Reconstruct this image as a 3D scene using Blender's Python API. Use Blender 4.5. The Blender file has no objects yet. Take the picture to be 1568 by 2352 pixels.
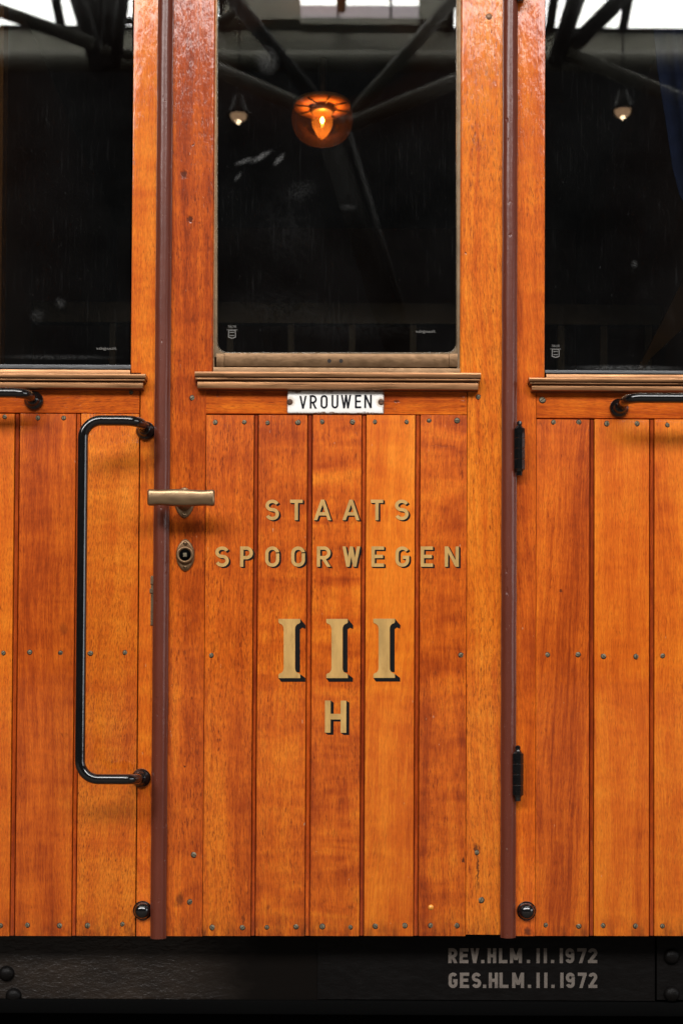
import bpy, bmesh, math, random
from mathutils import Vector, Matrix
random.seed(7)
sc = bpy.context.scene
C = sc.collection
PI = math.pi

# ------------------------------------------------------------------ camera
D0 = 2.9            # camera to carriage side (m)
K = 1.0 / 1132.0    # metres per measured unit on the carriage side
R = 0.0052          # slight camera roll
PITCH = 0.0222      # looking very slightly up
Y0 = 1695 - D0 * math.tan(PITCH) / K    # where the optical axis meets the picture
ZC = 1.35           # camera height above the hall floor
cam_d = bpy.data.cameras.new('camera')
cam = bpy.data.objects.new('camera', cam_d)
C.objects.link(cam)
cam.location = (0, -D0, ZC)
cam.rotation_euler = (PI / 2 + PITCH, -R, 0)
cam_d.sensor_width = 36
cam_d.lens = 36 * D0 / (2352 * K)
cam_d.shift_y = (Y0 - 1176) / 2352
cam_d.clip_start = 0.05
cam_d.clip_end = 200
cam_d.dof.use_dof = True
cam_d.dof.focus_distance = D0
cam_d.dof.aperture_fstop = 4.8
sc.camera = cam

# ------------------------------------------------------------------ world, lamps, exposure
w = bpy.data.worlds.new('World')
sc.world = w
w.use_nodes = True
w.node_tree.nodes['Background'].inputs[0].default_value = (0.9, 0.95, 1.0, 1)
w.node_tree.nodes['Background'].inputs[1].default_value = 0.02
SKY_L = 17.0        # radiance of the hall's skylight panes
def area(name, loc, aim, sx, sy, power, col):
    l = bpy.data.lights.new(name, 'AREA')
    l.shape = 'RECTANGLE'; l.size = sx; l.size_y = sy; l.energy = power; l.color = col
    o = bpy.data.objects.new(name, l); C.objects.link(o)
    o.location = loc
    o.rotation_euler = (Vector(aim) - Vector(loc)).to_track_quat('-Z', 'Y').to_euler()
    return o
area('roof_light', (0, -4.5, 10.5), (0, -9.5, 3.0), 14, 1.2, 420, (1.0, 0.97, 0.92))
sc.view_settings.view_transform = 'Standard'
sc.view_settings.look = 'None'
sc.view_settings.exposure = 0
sc.view_settings.gamma = 1
sc.view_settings.use_curve_mapping = False
sc.cycles.max_bounces = 8
sc.cycles.transparent_max_bounces = 12

# ------------------------------------------------------------------ coordinates
CAM_R = cam.rotation_euler.to_matrix()
def W(px, py, h=0.0):
    """measured point (1568 x 2352 units) on the plane that stands h metres proud of the carriage side"""
    d = CAM_R @ Vector(((px - 784.0) * K, (Y0 - py) * K, -D0))
    t = (D0 - h) / d.y
    return Vector((d.x * t, -h, ZC + d.z * t))
def Hh(px, py, D):
    """point in the hall behind the camera, D metres in front of the carriage side, seen mirrored"""
    p = W(px, py, -D)
    return Vector((p.x, -D, p.z))
def WX(px, py=1176, h=0): return W(px, py, h).x
def WZ(py, px=784, h=0): return W(px, py, h).z

# ------------------------------------------------------------------ material helpers
class NT:
    def __init__(s, name):
        s.m = bpy.data.materials.new(name); s.m.use_nodes = True
        s.t = s.m.node_tree; s.t.nodes.clear()
        s.out = s.t.nodes.new('ShaderNodeOutputMaterial')
    def n(s, typ, ins=None, out=0, **props):
        nd = s.t.nodes.new('ShaderNode' + typ)
        for k, v in props.items(): setattr(nd, k, v)
        for k, v in (ins or {}).items():
            sk = nd.inputs[k]
            if isinstance(v, bpy.types.NodeSocket): s.t.links.new(v, sk)
            else: sk.default_value = v
        return nd.outputs[out]
    def math(s, op, a, b=0.0, c=0.0, clamp=False):
        return s.n('Math', {0: a, 1: b, 2: c}, operation=op, use_clamp=clamp)
    def vmath(s, op, a, b=(0, 0, 0), out=0):
        return s.n('VectorMath', {0: a, 1: b}, out=out, operation=op)
    def mixc(s, f, a, b, blend='MIX'):
        nd = s.t.nodes.new('ShaderNodeMix'); nd.data_type = 'RGBA'; nd.blend_type = blend
        for i, v in ((0, f), (6, a), (7, b)):
            if isinstance(v, bpy.types.NodeSocket): s.t.links.new(v, nd.inputs[i])
            else: nd.inputs[i].default_value = v
        return nd.outputs[2]
    def ramp(s, f, stops, interp='LINEAR'):
        nd = s.t.nodes.new('ShaderNodeValToRGB'); cr = nd.color_ramp; cr.interpolation = interp
        while len(cr.elements) < len(stops): cr.elements.new(0.5)
        for e, (p, c) in zip(cr.elements, stops):
            e.position = p; e.color = c if len(c) == 4 else (*c, 1)
        s.t.links.new(f, nd.inputs[0])
        return nd.outputs[0]
    def mapr(s, f, a, b, c=0.0, d=1.0, smooth=False):
        return s.n('MapRange', {0: f, 1: a, 2: b, 3: c, 4: d}, interpolation_type='SMOOTHSTEP' if smooth else 'LINEAR')
    def noise(s, vec, scale=1.0, detail=2.0, rough=0.5, dist=0.0):
        return s.n('TexNoise', {'Vector': vec, 'Scale': scale, 'Detail': detail, 'Roughness': rough, 'Distortion': dist})
    def scaled(s, vec, sx, sy, sz):
        return s.vmath('MULTIPLY', vec, (sx, sy, sz))
    def pos(s): return s.n('NewGeometry', out=0)
    def attr(s, name): return s.n('Attribute', out=2, attribute_name=name)
    def bump(s, h, strength, dist, normal=None):
        i = {'Strength': strength, 'Distance': dist, 'Height': h}
        if normal is not None: i['Normal'] = normal
        return s.n('Bump', i)
    def bsdf(s, **kw):
        return s.n('BsdfPrincipled', {k.replace('_', ' '): v for k, v in kw.items()})
    def done(s, sh):
        s.t.links.new(sh, s.out.inputs[0]); return s.m

def col(r, g, b): return (r, g, b, 1)

def spot_mask(t, p, c, sx, sz, ang=0.0, soft=0.5):
    """soft ellipse about world point c in the XZ plane"""
    q = t.vmath('SUBTRACT', p, tuple(c))
    if ang:
        q = t.n('VectorRotate', {'Vector': q, 'Angle': ang}, rotation_type='Y_AXIS')
    q = t.vmath('MULTIPLY', q, (1 / sx, 0, 1 / sz))
    ln = t.vmath('LENGTH', q, out=1)
    return t.mapr(ln, 1 - soft, 1.0, 1.0, 0.0, True)

# scars, filled holes and knots of the wood (measured points): x, y, rx, ry (in measured units), strength
SCARS = [(445, 333, 5, 3.5, 1.0), (423, 400, 11, 15, .8), (437, 503, 9, 11, .9), (424, 1760, 4, 5, .9), (413, 2067, 13, 22, .6),
         (1122, 38, 9, 9, .7), (488, 2131, 8, 12, .5), (560, 2112, 5, 24, .6), (1069, 580, 3, 4, .9), (910, 922, 9, 4, .8),
         (731, 925, 6, 3, .6), (452, 880, 8, 14, .7), (1063, 1975, 4, 10, .9), (1232, 892, 4, 5, .6), (1285, 1357, 4, 5, .8),
         (500, 905, 5, 9, .5), (616, 2085, 6, 8, .4), (805, 2084, 9, 9, .4), (147, 1445, 14, 18, .35), (1210, 2140, 12, 12, .8),
         (1155, 2110, 5, 30, .5), (350, 1035, 10, 55, .45), (338, 1080, 5, 60, .35), (1170, 720, 6, 30, .3), (1097, 1995, 4, 58, .85), (1093, 1950, 8, 16, .8), (1012, 1024, 46, 3, .25)]

YBOT = 2150
def make_wood():
    t = NT('varnished_teak')
    P = t.pos()
    seed, tint, fig, slope, ring, hor, pore = [t.attr(a) for a in ('seed', 'tint', 'fig', 'slope', 'ring', 'hor', 'pore')]
    sep = t.n('SeparateXYZ', {0: P}); nd = sep.node
    X, Z = nd.outputs[0], nd.outputs[2]
    a = t.math('ADD', X, t.math('MULTIPLY', hor, t.math('SUBTRACT', Z, X)))
    b = t.math('ADD', Z, t.math('MULTIPLY', hor, t.math('SUBTRACT', X, Z)))
    sy = t.math('MULTIPLY', seed, 7.31)
    base = t.n('CombineXYZ', {0: a, 1: sy, 2: b})
    warp = t.math('SUBTRACT', t.noise(t.scaled(base, 5, 1, 1.6), 1, 2), 0.5)
    warp2 = t.math('SUBTRACT', t.noise(t.scaled(base, 30, 1, 12), 1, 2), 0.5)
    a2 = t.math('ADD', a, t.math('MULTIPLY', slope, b))
    a2 = t.math('ADD', a2, t.math('MULTIPLY', warp, 0.05))
    a2 = t.math('ADD', a2, t.math('MULTIPLY', warp2, 0.0025))
    g = t.n('CombineXYZ', {0: a2, 1: sy, 2: b})
    A = t.noise(t.scaled(g, 16, 1, 0.9), 1, 4, .55)
    B = t.noise(t.scaled(g, 120, 1, 3.2), 1, 4, .66)
    B2 = t.noise(t.scaled(g, 380, 1, 22), 1, 3, .65)
    F = t.noise(t.scaled(base, 5, 1, 17), 1, 2.5, .55, 0.9)
    F2 = t.noise(t.scaled(base, 9, 1, 42), 1, 2, .5, 0.6)
    E = t.noise(t.scaled(base, 20, 1, 9), 1, 4, .6)
    def ctr(x, k): return t.math('MULTIPLY', t.math('SUBTRACT', x, 0.5), k)
    v = t.math('ADD', t.math('ADD', tint, 0.5), ctr(A, 1.0))
    v = t.math('ADD', v, t.math('MULTIPLY', ctr(B, 0.85), ring))
    v = t.math('ADD', v, ctr(B2, 0.6))
    v = t.math('ADD', v, t.math('MULTIPLY', t.math('ADD', ctr(F, 1.35), ctr(F2, 0.6)), t.math('ADD', t.math('MULTIPLY', fig, .74), .06)))
    v = t.math('ADD', v, ctr(E, 0.35))
    c = t.ramp(v, [(0.0, (0.165, 0.020, 0.0035)), (0.28, (0.36, 0.056, 0.0055)), (0.5, (0.545, 0.105, 0.008)),
                   (0.72, (0.66, 0.164, 0.0112)), (1.0, (0.78, 0.245, 0.021))])
    # pores: short dark dashes along the grain
    p1 = t.noise(t.scaled(g, 560, 1, 75), 1, 2, .55)
    p2 = t.noise(t.scaled(g, 300, 1, 48), 1, 3, .6)
    clus = t.mapr(t.noise(t.scaled(base, 24, 1, 7), 1, 3), .36, .66, .25, 1.0)
    pm = t.math('ADD', t.mapr(p1, .55, .70, 0, .7), t.mapr(p2, .63, .74, 0, .7), clamp=True)
    p3 = t.mapr(t.noise(t.scaled(g, 430, 1, 95), 1, 2, .6), .42, .68, 0, .34)
    pm = t.math('MULTIPLY', t.math('ADD', t.math('MULTIPLY', pm, clus), p3), pore, clamp=True)
    c = t.mixc(t.math('MULTIPLY', pm, .88), c, col(0.125, 0.018, 0.004))
    # dark stains that have soaked along the grain
    st = t.mapr(t.noise(t.scaled(g, 34, 1, 5), 1, 5, .68), .63, .80, 0, .6)
    c = t.mixc(st, c, col(0.13, 0.020, 0.005))
    # scars
    jit = t.n('TexNoise', {'Vector': P, 'Scale': 120.0, 'Detail': 3.0}, out=1)
    pj = t.vmath('ADD', P, t.vmath('MULTIPLY', t.vmath('SUBTRACT', jit, (.5, .5, .5)), (.014, 0, .014)))
    sm = None
    for (x, y, rx, ry, s) in SCARS:
        m_ = t.math('MULTIPLY', spot_mask(t, pj, W(x, y), rx * K, ry * K, 0, .7), s)
        sm = m_ if sm is None else t.math('MAXIMUM', sm, m_)
    c = t.mixc(sm, c, col(0.05, 0.012, 0.006))
    # grime along the lower edge of the body
    low = t.math('MULTIPLY', t.mapr(Z, W(784, YBOT).z + .002, W(784, YBOT).z + .05, .8, 0), t.mapr(t.noise(t.scaled(P, 60, 1, 18), 1, 4, .65), .42, .68))
    c = t.mixc(low, c, col(0.09, 0.02, 0.006))
    # small pale chips in the varnish
    ch = t.mapr(t.noise(t.scaled(base, 210, 1, 60), 1, 2, .5), .765, .80, 0, .5)
    c = t.mixc(ch, c, col(0.55, 0.36, 0.22))
    hgt = t.math('ADD', t.math('MULTIPLY', B2, 0.55), t.math('MULTIPLY', pm, -0.55))
    hgt = t.math('ADD', hgt, t.math('MULTIPLY', t.noise(t.scaled(base, 75, 1, 40), 1, 2), 0.55))
    hgt = t.math('ADD', hgt, t.math('MULTIPLY', t.noise(t.scaled(g, 420, 1, 30), 1, 1), 0.35))
    hgt = t.math('ADD', hgt, t.math('MULTIPLY', sm, -1.2))
    bn = t.bump(hgt, 0.5, 0.0006)
    peel = t.math('ADD', t.math('MULTIPLY', t.noise(t.scaled(base, 70, 1, 26), 1, 2, .5), .8), t.math('MULTIPLY', t.noise(t.scaled(g, 330, 1, 40), 1, 2, .6), .28))
    bc = t.bump(peel, 0.36, 0.0024, t.bump(hgt, 0.36, 0.0006))
    sh = t.bsdf(Base_Color=c, Roughness=0.42, Normal=bn, Specular_IOR_Level=0.06, Coat_Weight=0.75, Coat_Roughness=0.09, Coat_IOR=1.5, Coat_Normal=bc)
    return t.done(sh)

def make_simple(name, c, rough, metal=0.0, bump=0.0, bscale=200, coat=0.0, var=0.0, spec=.5, stretch=(1, 1, 1), rvar=0.0, dark=None, crough=0.08):
    t = NT(name); P = t.pos()
    q = t.scaled(P, *stretch)
    n1 = t.noise(q, bscale, 4, .6)
    n2 = t.noise(q, bscale * .12, 4, .6)
    cc = t.mixc(t.mapr(n2, .3, .7), col(*[x * (1 - var) for x in c]), col(*[min(1, x * (1 + var)) for x in c]))
    if dark: cc = t.mixc(t.mapr(t.noise(q, bscale * .3, 5, .7), .52, .70, 0, .8), cc, col(*dark))
    rr = t.mapr(n1, .3, .7, max(.03, rough - rvar), rough + rvar)
    kw = dict(Base_Color=cc, Roughness=rr, Metallic=metal, Specular_IOR_Level=spec, Coat_Weight=coat, Coat_Roughness=crough)
    if bump:
        bn = t.bump(t.math('ADD', n1, n2), 0.6, bump); kw['Normal'] = bn; kw['Coat_Normal'] = bn
    return t.done(t.bsdf(**kw))

M = {}
M['wood'] = make_wood()
def make_brown():
    t = NT('brown_gloss_paint'); P = t.pos()
    q = t.scaled(P, 1, 1, .5)
    n1 = t.noise(q, 110, 4, .6); n2 = t.noise(q, 14, 4, .6)
    dent = t.mapr(t.noise(t.scaled(P, 55, 55, 30), 1, 2, .6), .66, .72)
    run = t.noise(t.scaled(P, 160, 160, 7), 1, 3, .6)
    c = t.mixc(t.mapr(n2, .3, .7), col(.088, .0185, .009), col(.108, .0235, .0118))
    c = t.mixc(t.math('MULTIPLY', t.mapr(t.noise(t.scaled(P, 300, 300, 160), 1, 2, .5), .72, .78), .5), c, col(.30, .19, .15))
    h = t.math('ADD', t.math('MULTIPLY', n1, .5), t.math('MULTIPLY', run, .5))
    h = t.math('SUBTRACT', h, t.math('MULTIPLY', dent, .9))
    b = t.bump(h, .6, .0014)
    return t.done(t.bsdf(Base_Color=c, Roughness=.42, Specular_IOR_Level=.2, Normal=b, Coat_Weight=.4, Coat_Roughness=.19, Coat_Normal=b))
M['brown'] = make_brown()
M['black'] = make_simple('black_gloss_enamel', (0.004, 0.004, 0.0042), .14, bump=.0004, bscale=110, coat=.6, var=.2, rvar=.05)
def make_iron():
    # chassis paint: coarse coat at left, darkening rightwards with the viewer's shade painted in
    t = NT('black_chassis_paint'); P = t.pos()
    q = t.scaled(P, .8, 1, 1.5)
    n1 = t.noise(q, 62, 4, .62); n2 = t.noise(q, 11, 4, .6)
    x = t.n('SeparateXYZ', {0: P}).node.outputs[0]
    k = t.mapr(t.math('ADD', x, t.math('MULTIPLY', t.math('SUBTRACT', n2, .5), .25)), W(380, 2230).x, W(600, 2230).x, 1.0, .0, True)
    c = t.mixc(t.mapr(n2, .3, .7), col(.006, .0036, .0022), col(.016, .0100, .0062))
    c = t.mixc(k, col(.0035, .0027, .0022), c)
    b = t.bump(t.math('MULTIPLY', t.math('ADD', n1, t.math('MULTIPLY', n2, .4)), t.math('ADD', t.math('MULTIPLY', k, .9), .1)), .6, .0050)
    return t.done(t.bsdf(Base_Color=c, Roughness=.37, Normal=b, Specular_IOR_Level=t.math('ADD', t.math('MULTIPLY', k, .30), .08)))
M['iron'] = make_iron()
M['iron_smooth'] = make_simple('black_plate_paint', (0.0030, 0.0025, 0.0023), .45, bump=.0025, bscale=60, var=.25, stretch=(.6, 1, 1.2), rvar=.07, spec=.10)
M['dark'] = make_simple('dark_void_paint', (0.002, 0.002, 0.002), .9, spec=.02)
M['brass'] = make_simple('worn_brass', (0.255, 0.124, 0.055), .36, metal=.8, bump=.0006, bscale=160, var=.25, stretch=(.06, 1, 1), rvar=.12, dark=(.17, .08, .035))
M['bronze'] = make_simple('dull_bronze', (0.165, 0.094, 0.045), .40, metal=.7, bump=.0007, bscale=120, var=.22, stretch=(.5, 1, .8), rvar=.12, dark=(.12, .065, .03))
M['bronze_dark'] = make_simple('tarnished_bronze', (0.13, 0.085, 0.045), .45, metal=.6, bump=.0006, bscale=150, var=.3, rvar=.1)
M['handle'] = make_simple('hand_polished_bronze', (0.26, 0.168, 0.092), .33, metal=.85, bump=.0003, bscale=90, var=.14, stretch=(.4, 1, 1), rvar=.05)
M['rubber'] = make_simple('black_rubber', (0.016, 0.016, 0.018), .42, bump=.0012, bscale=140, var=.3, stretch=(.2, 1, 1))
M['screw'] = make_simple('aged_screw_metal', (0.155, 0.125, 0.075), .55, metal=.5, bump=.0009, bscale=900, var=.4, dark=(.05, .04, .025))
M['hole'] = make_simple('hole_shade', (0.012, 0.007, 0.004), .8)  # dark colour stands in for the shade inside holes, recesses and screw slots
M['gold'] = make_simple('gold_paint', (0.46, 0.275, 0.088), .45, metal=.12, bump=.0005, bscale=240, var=.2, dark=(.34, .19, .058), spec=.22, stretch=(1, 1, .3))
M['shade'] = make_simple('black_lettering_paint', (0.004, 0.0035, 0.0035), .6, spec=.1)
M['grey_letter'] = make_simple('grey_stencil_paint', (0.115, 0.097, 0.082), .7, bump=.0015, bscale=80, var=.2, dark=(.07, .055, .047), spec=.25)
M['etch'] = make_simple('etched_glass_mark', (0.13, 0.125, 0.115), .7)
M['plug'] = make_simple('pale_wood_plug', (0.72, 0.28, 0.03), .35, var=.15, bscale=400, coat=.4)
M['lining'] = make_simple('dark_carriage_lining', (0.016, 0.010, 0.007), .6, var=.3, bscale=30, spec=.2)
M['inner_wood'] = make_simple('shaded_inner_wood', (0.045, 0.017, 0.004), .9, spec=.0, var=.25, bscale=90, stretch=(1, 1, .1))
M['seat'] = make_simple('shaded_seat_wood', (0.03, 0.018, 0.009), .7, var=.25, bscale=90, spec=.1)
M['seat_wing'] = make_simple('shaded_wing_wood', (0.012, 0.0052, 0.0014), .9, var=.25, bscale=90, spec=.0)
M['curtain'] = make_simple('blue_curtain_cloth', (0.007, 0.010, 0.027), .9, var=.2, bscale=300, spec=.0)
M['steel'] = make_simple('dark_green_steel', (0.085, 0.083, 0.066), .6, spec=.1, var=.2, bscale=6)
M['steel_dim'] = make_simple('unlit_steel', (0.006, 0.006, 0.005), .8, var=.2, bscale=6, spec=.02)
M['steel_black'] = make_simple('black_steel', (0.016, 0.016, 0.015), .7, spec=.06, var=.2, bscale=6)
M['fascia'] = make_simple('olive_fascia_paint', (0.21, 0.205, 0.165), .8, var=.12, bscale=3)
M['concrete'] = make_simple('dark_hall_floor', (0.09, 0.075, 0.06), .7, var=.2, bscale=5, bump=.001)

def make_enamel():
    t = NT('chipped_white_enamel')
    P = t.n('TexCoord', out=3)
    nz = t.noise(P, 260, 4, .65); nb = t.noise(P, 70, 3, .6)
    sep = t.n('SeparateXYZ', {0: P}).node
    ex = t.math('SUBTRACT', 223 * K / 2, t.math('ABSOLUTE', sep.outputs[0]))
    ez = t.math('SUBTRACT', 53 * K / 2, t.math('ABSOLUTE', sep.outputs[2]))
    e = t.math('MINIMUM', ex, ez)
    e = t.math('SUBTRACT', e, t.math('MULTIPLY', t.mapr(nb, .45, .75, 0, 1), .0045))
    rust = t.mapr(e, .0002, .0022, 1, 0)
    c = t.mixc(t.mapr(nb, .35, .7), col(.80, .785, .74), col(.84, .83, .80))
    sx = t.math('SUBTRACT', t.math('ABSOLUTE', sep.outputs[0]), 105 * K)
    dist = t.math('SQRT', t.math('ADD', t.math('MULTIPLY', sx, sx), t.math('MULTIPLY', sep.outputs[2], sep.outputs[2])))
    dist = t.math('SUBTRACT', dist, t.math('MULTIPLY', t.math('SUBTRACT', nz, .5), .01))
    stain = t.mapr(dist, .0065, .0125, .55, 0)
    c = t.mixc(stain, c, col(.42, .26, .12))
    c = t.mixc(t.math('MULTIPLY', rust, t.mapr(nz, .3, .55, .4, 1)), c, col(.16, .065, .02))
    bn = t.bump(nb, .3, .0016)
    return t.done(t.bsdf(Base_Color=c, Roughness=t.mapr(rust, 0, 1, .12, .7), Normal=bn, Specular_IOR_Level=.6))
M['enamel'] = make_enamel()
M['rust'] = make_simple('rusty_screw', (0.10, 0.045, 0.022), .65, metal=.3, bump=.001, bscale=600, var=.4)
M['sign_black'] = make_simple('black_enamel_lettering', (0.012, 0.012, 0.016), .2, spec=.5)

def make_glass(name, smears=()):
    t = NT(name); P = t.pos()
    fr = t.n('Fresnel', {'IOR': 1.5})
    tr = t.n('BsdfTransparent', {0: col(.93, .95, .93)})
    gl = t.n('BsdfGlossy', {'Color': col(1, 1, 1), 'Roughness': 0.0})
    clean = t.n('MixShader', {0: fr, 1: tr, 2: gl})
    streak = t.noise(t.scaled(P, 260, 1, 12), 1, 3, .6)
    spk = t.noise(t.scaled(P, 330, 1, 170), 1, 1, .5)
    big = t.noise(P, 6, 4, .6)
    dust = t.mapr(big, .35, .8, .0006, .0035)
    dust = t.math('ADD', dust, t.math('MULTIPLY', t.mapr(streak, .58, .75), t.mapr(big, .4, .7, .002, .010)))
    dust = t.math('ADD', dust, t.math('MULTIPLY', t.mapr(spk, .74, .83), .06))
    for (x, y, rx, ry, ang, s, br) in smears:
        nz = t.mapr(t.noise(P, br, 4, .7), .42, .62)
        m_ = t.math('MULTIPLY', spot_mask(t, P, W(x, y), rx * K, ry * K, ang, .8), nz)
        dust = t.math('ADD', dust, t.math('MULTIPLY', m_, s))
    df = t.n('BsdfDiffuse', {0: col(.62, .62, .62)})
    return t.done(t.n('MixShader', {0: dust, 1: clean, 2: df}))
M['glass_door'] = make_glass('door_window_glass', [
    (612, 128, 34, 42, .2, .05, 260), (560, 362, 30, 8, .35, .10, 330), (598, 352, 36, 9, .55, .12, 330), (640, 358, 24, 9, .85, .11, 330),
    (545, 398, 18, 7, .9, .06, 330), (690, 430, 50, 30, .3, .012, 200), (800, 468, 26, 10, 0, .025, 300), (660, 520, 90, 120, .4, .004, 90),
    (720, 225, 30, 10, .3, .02, 200), (640, 700, 160, 60, 0, .004, 90), (800, 745, 260, 40, 0, .005, 120)])
M['glass'] = make_glass('side_window_glass', [
    (135, 690, 16, 18, .4, .03, 200), (82, 720, 22, 22, .2, .02, 200), (1460, 600, 10, 12, .2, .05, 300), (1440, 840, 160, 9, 0, .07, 330), (130, 815, 170, 8, 0, .03, 330)])

def emit(name, c, s):
    t = NT(name)
    return t.done(t.n('Emission', {0: col(*c), 1: s}))
M['sky_pane'] = emit('daylit_skylight_glass', (1.0, 0.975, 0.955), SKY_L)
M['vent_pane'] = emit('daylit_frosted_glass', (1.0, 0.86, 0.89), 3.2)
M['end_pane'] = emit('daylit_end_glass', (.95, .97, 1.0), 4.0)
M['flame'] = emit('glowing_filament', (1.0, 0.68, 0.30), 110)
M['spot_bulb'] = emit('warm_bulb_tip', (1.0, 0.74, 0.46), 30)
M['spot_glow'] = emit('warm_reflector_face', (1.0, 0.60, 0.34), 2.6)

def make_amber(name, tc, k, tl, gl=.06):
    t = NT(name)
    tr = t.n('BsdfTransparent', {0: col(*tc)})
    di = t.n('BsdfTranslucent', {0: col(*tl)})
    d2 = t.n('BsdfDiffuse', {0: col(*tl)})
    m_ = t.n('MixShader', {0: .5, 1: di, 2: d2})
    m_ = t.n('MixShader', {0: k, 1: tr, 2: m_})
    g = t.n('BsdfGlossy', {'Roughness': .08})
    return t.done(t.n('MixShader', {0: gl, 1: m_, 2: g}))
M['amber'] = make_amber('amber_lamp_glass', (.86, .52, .22), .007, (.70, .28, .07), .05)
M['amber_top'] = make_simple('orange_reflector_enamel', (.80, .34, .11), .4)
M['amber_bulb'] = make_amber('frosted_lamp_chimney', (1, .80, .55), .02, (.9, .5, .2), .03)

# ------------------------------------------------------------------ object helpers
def link(name, bm, mat, parent=None, smooth=False):
    me = bpy.data.meshes.new(name)
    bmesh.ops.recalc_face_normals(bm, faces=bm.faces[:])
    if smooth:
        for f in bm.faces: f.smooth = True
        for e in bm.edges:
            if len(e.link_faces) == 2 and e.calc_face_angle(0) > 0.6: e.smooth = False
    bm.to_mesh(me); bm.free()
    for m_ in (mat if isinstance(mat, (list, tuple)) else [mat]): me.materials.append(m_)
    o = bpy.data.objects.new(name, me); C.objects.link(o)
    if parent is not None: o.parent = parent
    return o
def empty(name, loc=(0, 0, 0), parent=None):
    o = bpy.data.objects.new(name, None); C.objects.link(o); o.location = loc
    o.empty_display_size = .1
    if parent is not None: o.parent = parent
    return o
def tag(o, label=None, cat=None, group=None, kind=None):
    if label: o['label'] = label
    if cat: o['category'] = cat
    if group: o['group'] = group
    if kind: o['kind'] = kind
    return o
LAY = ('seed', 'tint', 'fig', 'slope', 'ring', 'hor', 'pore')
_seed = [0]
def layers(bm):
    return [bm.faces.layers.float.get(n) or bm.faces.layers.float.new(n) for n in LAY]
def grain(tint=0.0, fig=.25, slope=0.0, ring=.5, hor=0, pore=1.0, seed=None):
    if seed is None: _seed[0] += 1; seed = _seed[0] * 1.37
    return (seed, tint, fig, slope, ring, hor, pore)

def quadbox(bm, x0, x1, z0, z1, h, back, bev=(0, 0, 0, 0), g=None, mi=0):
    """board from y=-h (front) to y=-back, per-side rounding (left, right, bottom, top)"""
    ls = layers(bm) if g is not None else None
    rings = []
    if max(bev) > 0:
        for (fi, fh) in ((0, 1), (.12, .5), (.4, .15), (1, 0)):
            rings.append((tuple(b * fi for b in bev), h - max(bev) * fh))
    else:
        rings.append(((0, 0, 0, 0), h))
    vs = []
    def ring(ins, hh):
        l, r, b, t_ = ins
        return [bm.verts.new((x0 + l, -hh, z0 + b)), bm.verts.new((x1 - r, -hh, z0 + b)),
                bm.verts.new((x1 - r, -hh, z1 - t_)), bm.verts.new((x0 + l, -hh, z1 - t_))]
    vs.append(ring((0, 0, 0, 0), back))
    for ins, hh in rings: vs.append(ring(ins, hh))
    fs = [bm.faces.new(vs[0][::-1]), bm.faces.new(vs[-1])]
    for a, b in zip(vs, vs[1:]):
        for i in range(4):
            j = (i + 1) % 4
            fs.append(bm.faces.new((a[i], a[j], b[j], b[i])))
    if g is not None:
        for f in fs:
            for l, v in zip(ls, g): f[l] = v
    for f in fs: f.material_index = mi
    return fs
def board(bm, px0, px1, py0, py1, h, back=-.04, bev=(0, 0, 0, 0), g=None, mi=0, ym=None):
    xm = (px0 + px1) / 2
    if ym is None: ym = (py0 + py1) / 2
    return quadbox(bm, W(px0, ym, h).x, W(px1, ym, h).x, W(xm, py1, h).z, W(xm, py0, h).z, h, back, bev, g, mi)

def lathe(bm, c, prof, seg=24, axis='y', mi=0):
    """prof: (radius, offset towards the viewer) pairs round an axis through c"""
    rows = []
    for r, h in prof:
        row = []
        for i in range(seg):
            a = 2 * PI * i / seg
            if axis == 'y': p = (c[0] + r * math.cos(a), c[1] - h, c[2] + r * math.sin(a))
            else: p = (c[0] + r * math.cos(a), c[1] + r * math.sin(a), c[2] + h)
            row.append(bm.verts.new(p))
        rows.append(row)
    fs = []
    for a, b in zip(rows, rows[1:]):
        for i in range(seg):
            j = (i + 1) % seg
            fs.append(bm.faces.new((a[i], a[j], b[j], b[i])))
    fs.append(bm.faces.new(rows[0])); fs.append(bm.faces.new(rows[-1]))
    for f in fs: f.material_index = mi; f.smooth = True
    return fs
def fillet(pts, r, n=10):
    pts = [Vector(p) for p in pts]; out = [pts[0]]
    for i in range(1, len(pts) - 1):
        p0, p1, p2 = pts[i - 1], pts[i], pts[i + 1]
        rr = r[i - 1] if isinstance(r, (list, tuple)) else r
        d1 = (p0 - p1).normalized(); d2 = (p2 - p1).normalized()
        th = d1.angle(d2); tl = rr / math.tan(th / 2)
        a, b = p1 + d1 * tl, p1 + d2 * tl
        cen = p1 + (d1 + d2).normalized() * (rr / math.sin(th / 2))
        va, vb = a - cen, b - cen
        ax = va.cross(vb).normalized(); ang = va.angle(vb)
        for k in range(n + 1):
            out.append(cen + Matrix.Rotation(ang * k / n, 3, ax) @ va)
    out.append(pts[-1])
    return out
def tube(bm, pts, r, seg=14, mi=0, cap=True):
    pts = [Vector(p) for p in pts]
    t0 = (pts[1] - pts[0]).normalized()
    nrm = t0.orthogonal().normalized(); rows = []
    for i, p in enumerate(pts):
        t = (pts[min(i + 1, len(pts) - 1)] - pts[max(i - 1, 0)]).normalized()
        nrm = (nrm - t * nrm.dot(t)).normalized(); bn = t.cross(nrm)
        rr = r(i / (len(pts) - 1)) if callable(r) else r
        rows.append([bm.verts.new(p + (nrm * math.cos(2 * PI * k / seg) + bn * math.sin(2 * PI * k / seg)) * rr) for k in range(seg)])
    for a, b in zip(rows, rows[1:]):
        for k in range(seg):
            f = bm.faces.new((a[k], a[(k + 1) % seg], b[(k + 1) % seg], b[k])); f.smooth = True; f.material_index = mi
    if cap:
        for rw in (rows[0], rows[-1]):
            f = bm.faces.new(rw); f.material_index = mi

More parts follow.
